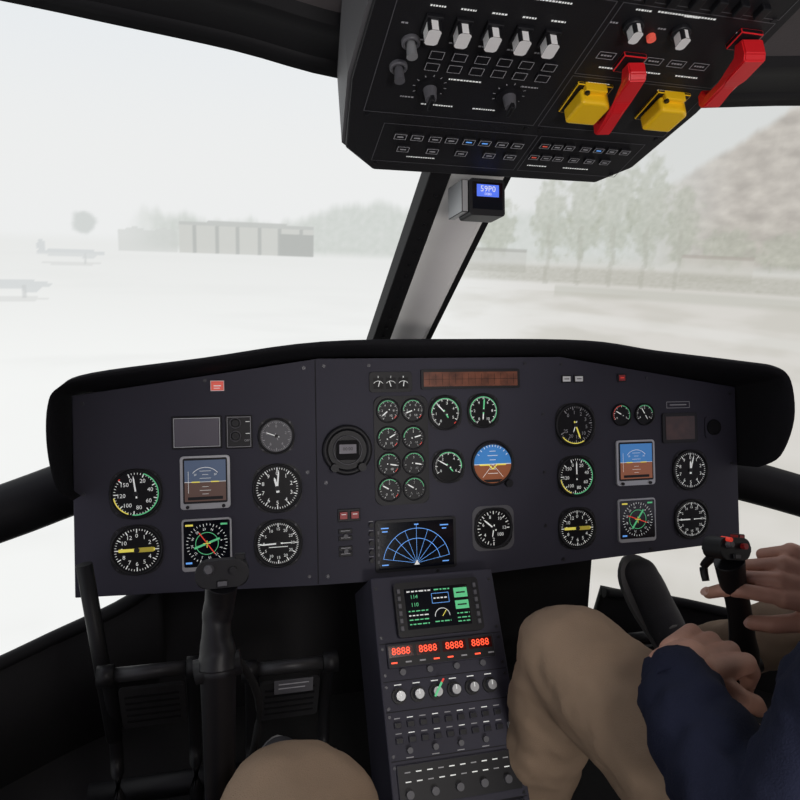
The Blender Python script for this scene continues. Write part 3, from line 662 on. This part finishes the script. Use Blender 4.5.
# ================================================================ people
def hand(name,parent,wrist,d,back,right,curl,spread=0.,thumb=(0.9,.5),scale=1.,tc=(30,30)):
    # local frame: y along fingers, z out of the back of the hand, x towards the thumb side
    y=V(d).normalized(); z=(V(back)-y*V(back).dot(y)).normalized(); x=y.cross(z)
    if right: x=-x
    Wp=V(wrist); s=scale
    def L(a,b,c): return Wp+x*a*s+y*b*s+z*c*s
    caps=[]
    caps.append((L(0,-.03,0),.026*s,L(0,.012,0),.025*s))
    fx=[.033,.011,-.011,-.031]; fy=[.092,.096,.090,.080]; ln=[(.044,.026,.022),(.049,.030,.023),(.045,.028,.022),(.035,.021,.019)]; fr_=[.0098,.0100,.0095,.0085]
    for i in range(4):
        caps.append((L(fx[i]*.55,.01,0),.018*s,L(fx[i],fy[i]-.004,0),.0125*s))
    caps.append((L(.012,.02,-.006),.018*s,L(.026,.06,-.006),.014*s)); caps.append((L(-.02,.02,-.007),.016*s,L(-.026,.06,-.006),.013*s))
    nails=[]
    for i in range(4):
        p0=L(fx[i],fy[i],0); ang=0; sp=(1.5-i)*spread
        for j in range(3):
            ang+=math.radians(curl[i][j]); dd=(y*math.cos(ang)-z*math.sin(ang)+x*math.sin(sp)*math.cos(ang)).normalized()
            q=p0+dd*ln[i][j]*s; caps.append((p0,fr_[i]*s*(1.04-.08*j),q,fr_[i]*s*(.96-.09*j)))
            if j==2:
                up=(z*math.cos(ang)+y*math.sin(ang)); nails.append((q-dd*.002*s+up*fr_[i]*.74*s,dd,up,fr_[i]*s))
            p0=q
    t0=L(.020,.022,-.008); a1,a2=thumb
    d1=(x*math.sin(a1)+y*math.cos(a1)-z*.35).normalized(); t1=t0+d1*.042*s
    d2=(x*math.sin(a2)+y*math.cos(a2)-z*math.sin(math.radians(tc[0]))).normalized(); t2=t1+d2*.034*s
    d3=(x*math.sin(a2-.25)+y*math.cos(a2-.25)-z*math.sin(math.radians(tc[0]+tc[1]))).normalized(); t3=t2+d3*.024*s
    caps+= [(t0,.017*s,t1,.0135*s),(t1,.0125*s,t2,.0112*s),(t2,.0112*s,t3,.0095*s)]
    o=blob(name,parent,caps,[],SKIN,.0022,4)
    up=x*.4+z; up=up-d3*up.dot(d3)
    if up.length>.1: nails.append((t3+up.normalized()*.0072*s,d3,up.normalized(),.0105*s))
    q=Part(name+'_nails',parent,1.0)
    for (c_,dd,up,rr) in nails:
        sd=dd.cross(up).normalized(); up=sd.cross(dd).normalized(); n=12
        q.faces([c_+dd*(rr*.85*math.sin(2*math.pi*i/n))+sd*(rr*.62*math.cos(2*math.pi*i/n))+up*(.0012-.0016*abs(math.cos(2*math.pi*i/n))) for i in range(n)],[tuple(range(n))],NAIL)
    q.done()
    return o
def head_(parent,c,yawd,pitchd):
    c=V(c); Rm=(Matrix.Rotation(math.radians(yawd),4,'Z')@Matrix.Rotation(math.radians(pitchd),4,'X'))
    def L(x,y,z): return c+(Rm@V((x,y,z)))
    blob('head',parent,[(L(0,.02,-.06),.062,L(0,.045,-.085),.035),(L(0,.088,.01),.010,L(0,.108,-.022),.013),(L(-.03,.082,.032),.011,L(.03,.082,.032),.011),(L(0,-.02,-.14),.055,L(0,-.01,-.07),.058),
        (L(-.018,.086,-.055),.009,L(.018,.086,-.055),.009)],
        [(L(0,0,.03),(.077,.097,.092),Rm),(L(0,.035,-.03),(.060,.062,.075),Rm),(L(-.078,0,-.005),(.009,.018,.030),Rm),(L(.078,0,-.005),(.009,.018,.030),Rm)],SKIN,.005,5)
    blob('hair',parent,[],[(L(0,-.018,.052),(.084,.097,.088),Rm),(L(0,-.045,.0),(.078,.066,.075),Rm)],HAIR,.006,4,.006,.02)
    q=Part('face',parent,1.0)
    for s in (-1,1):
        for rr,off,m_ in ((.013,0,EYEW),(.0065,.0085,IRIS)):
            r=bmesh.ops.create_uvsphere(q.bm,u_segments=16,v_segments=10,radius=rr,matrix=Matrix.Translation(L(s*.031,.082+off,.008)))
            i=q.mi(m_)
            for v in r['verts']:
                for f_ in v.link_faces: f_.material_index=i; f_.smooth=True
    q.done()
    tube('mouth',parent,[L(-.024,.092,-.052),L(0,.100,-.053),L(.024,.092,-.052)],[.003,.006,.003],LIPS,10)
    for s in (-1,1): tube('eyebrow',parent,[L(s*.012,.094,.032),L(s*.032,.092,.038),L(s*.05,.078,.033)],[.003,.004,.002],HAIR,8)
# ---- right pilot
RP=empty('pilot')
blob('trousers',RP,[((.36,.38,.56),.125,(.37,.36,.62),.13),((.27,.43,.525),.108,(.128,.845,.592),.080),((.128,.845,.596),.076,(.13,.92,.30),.060),((.13,.89,.42),.072,(.132,.93,.285),.060),((.46,.42,.555),.098,(.66,.83,.615),.070),((.66,.83,.615),.07,(.555,1.07,.40),.050),
      ],[((.128,.855,.600),(.072,.072,.070))],KHAKI,.008,5,.022,.07)
blob('jacket',RP,[((.38,.37,.62),.135,(.37,.40,.86),.155),((.24,.41,.965),.070,(.54,.40,.965),.072),((.37,.40,.9),.13,(.36,.43,1.03),.065),
      ((.225,.43,.96),.068,(.105,.405,.665),.062),((.105,.405,.665),.062,(.122,.57,.690),.052),((.122,.57,.690),.053,(.14,.612,.70),.044),
      ((.56,.42,.96),.066,(.66,.48,.68),.054),((.66,.48,.68),.054,(.545,.64,.70),.040)],[],NAVY,.008,4,.026,.045)
tube('cuff_left',RP,[(.132,.60,.698),(.140,.618,.700),(.145,.63,.700)],[.043,.043,.038],NAVY,20,False)
tube('collar',RP,[(.30,.44,1.05),(.36,.38,1.07),(.42,.44,1.05)],.018,NAVY,12)
head_(RP,(.355,.47,1.22),10,-12)
blob('neck',RP,[((.36,.43,1.0),.058,(.356,.455,1.14),.054)],[],SKIN,.008,4)
gr=[(35,50,30),(42,58,32),(48,62,35),(52,62,38)]
hand('left_hand',RP,(.165,.645,.708),(.90,.42,-.12),(-.2,-.25,.95),False,gr,.0,(.9,.3),1.08,(20,20))
blob('right_wrist',RP,[((.535,.655,.705),.030,(.475,.70,.735),.027)],[],SKIN,.004,3)
hand('right_hand',RP,(.465,.70,.745),(-.82,.26,.22),(.1,-.80,.58),True,[(20,35,25),(45,60,35),(60,65,35),(65,65,40)],.0,(.8,.3),1.1,(20,20))
def shoe(parent,heel,toe,up):
    h=V(heel);t=V(toe);u=V(up).normalized(); d=(t-h); d.normalize(); s=d.cross(u).normalized(); u=s.cross(d).normalized()
    def P(a,b,c): return h+d*a+s*b+u*c
    blob('shoe_upper',parent,[(P(.0,0,.05),.036,P(.12,0,.042),.036),(P(.10,0,.04),.038,P(.21,.004,.028),.034),(P(.0,0,.05),.036,P(.02,0,.10),.038)],[],SHOE,.005,5)
    q=Part('shoe_sole',parent,1.0); pts=[(-.045,0),(-.035,.03),(.06,.033),(.15,.046),(.22,.038),(.255,.0),(.22,-.036),(.15,-.042),(.06,-.030),(-.035,-.03)]
    P2,_=smoothpts([V((*a,0)) for a in pts+[pts[0]]],[0]*11,4); P2=P2[:-1]; n=len(P2)
    vs=[P(a.x,a.y,-.004) for a in P2]+[P(a.x,a.y,.018) for a in P2]
    q.faces(vs,[tuple(range(n))[::-1],tuple(range(n,2*n))]+[(i,(i+1)%n,n+(i+1)%n,n+i) for i in range(n)],SOLE); q.done()
    for i in range(4):
        a=.07+i*.025; tube('lace_%d'%i,parent,[P(a,-.026,.068-i*.005),P(a+.004,0,.083-i*.006),P(a,.026,.068-i*.005)],.0035,mat('lace_grey',(.30,.30,.30),.8),8)
shoe(RP,(.545,1.10,.345),(.49,1.20,.50),(-.25,-.75,.55)); shoe(RP,(.13,.93,.205),(.13,1.15,.22),(0,0,1))
# ---- photographer / left pilot
LP=empty('photographer')
blob('trousers',LP,[((-.38,.06,.51),.125,(-.38,.03,.58),.13),((-.35,.14,.525),.105,(-.303,.64,.548),.094),((-.303,.64,.548),.094,(-.30,.86,.28),.060),((-.46,.12,.52),.098,(-.68,.50,.52),.078),((-.68,.50,.52),.078,(-.62,.80,.28),.055)],
      [((-.303,.655,.556),(.098,.09,.086))],KHAKI,.008,6,.016,.07)
blob('sweater',LP,[((-.38,.03,.58),.135,(-.38,-.14,.84),.15),((-.55,-.17,.95),.07,(-.21,-.17,.95),.07),((-.38,-.16,.9),.12,(-.38,-.22,1.0),.06),((-.57,-.16,.94),.062,(-.66,-.02,.70),.05),((-.66,-.02,.70),.05,(-.53,.17,.64),.038),((-.19,-.16,.94),.062,(-.12,-.04,.70),.05),((-.12,-.04,.70),.05,(-.26,.16,.64),.038)],[],SHIRT,.01,5,.012,.06)
blob('neck',LP,[((-.38,-.21,.98),.056,(-.38,-.235,1.10),.054)],[],SKIN,.008,4)
head_(LP,(-.38,-.27,1.18),-10,-8)
rl=[(15,20,12),(16,22,12),(18,24,14),(22,26,14)]
hand('left_hand',LP,(-.52,.19,.645),(.1,.95,-.12),(0,.1,1),False,rl,.05,(.7,.4)); hand('right_hand',LP,(-.27,.18,.645),(-.15,.95,-.12),(0,.1,1),True,rl,.05,(.7,.4))
shoe(LP,(-.30,.86,.215),(-.29,1.05,.30),(0,-.35,.93)); shoe(LP,(-.62,.79,.205),(-.60,1.0,.21),(0,0,1))
# ---- seats
def seat(x,y):
    S=empty('pilot_seat',Matrix.Translation((x,y,0)))
    q=Part('cushion',S); 
    q.prism(q.rrect(0,0,470,480,50),330,420,SEATM,25,3)
    q.box(0,-20,200,330,300,340,MATTE,6); q.done()
    q=Part('backrest',S); q.prism(q.rrect(0,300,470,640,70),-45,45,SEATM,22,3); q.prism(q.rrect(0,690,240,140,40),-35,35,SEATM,18,3); q.box(0,610,-15,15,60,60,MATTE)
    o=q.done(); o.matrix_parent_inverse=Matrix.Identity(4); o.matrix_local=frame((0,-.24,.40),(1,0,0),(0,-.34,.94))
seat(.38,.30); seat(-.38,.02)
# ================================================================ lights
DL=empty('roof_fill',Matrix.Translation((.0,-.35,1.54)))  # unseen ceiling lamp and fixture, added as fill for the dark panel
q=Part('roof_fill_lens',DL); q.cyl(0,0,-14,0,60,mat('fill_lens',(.9,.9,.88),.3,em=1.),50); q.ring(0,0,-4,2,60,75,SILV); q.done()
ld=bpy.data.lights.new('roof_fill_lamp','AREA'); ld.shape='DISK'; ld.size=.5; ld.energy=8; ld.color=(1,.95,.9)
lo=link(bpy.data.objects.new('roof_fill_lamp',ld),DL); lo.location=(0,0,-.03)
# added fill lamp, unseen behind the camera; evenly brightens panels, hands and post
WL=empty('rear_fill')
q=Part('housing',WL); q.prism(q.rrect(0,0,900,420,30),-60,0,GREYM,6); q.prism(q.rrect(0,0,860,380,20),0,3,mat('fill_lens',(.9,.9,.88)),0)
HW=frame((0,-2.3,.95),(-1,0,0),(0,-.05,1)); o=q.done(); o.matrix_world=HW
tube('stand',WL,[(0,-2.35,.9),(0,-2.35,-1.22)],.03,GREYM,12,False)
l2=bpy.data.lights.new('rear_fill_lamp','AREA'); l2.shape='RECTANGLE'; l2.size=.9; l2.size_y=.4; l2.energy=30; l2.color=(1,.96,.93)
lo2=link(bpy.data.objects.new('rear_fill_lamp',l2),WL); lo2.matrix_world=Matrix.Translation((0,-2.28,.95))@Matrix.Rotation(math.radians(90),4,'X')
w=bpy.data.worlds.new('world'); scene.world=w; w.use_nodes=True; w.node_tree.nodes['Background'].inputs[0].default_value=(.66,.63,.74,1); w.node_tree.nodes['Background'].inputs[1].default_value=.95
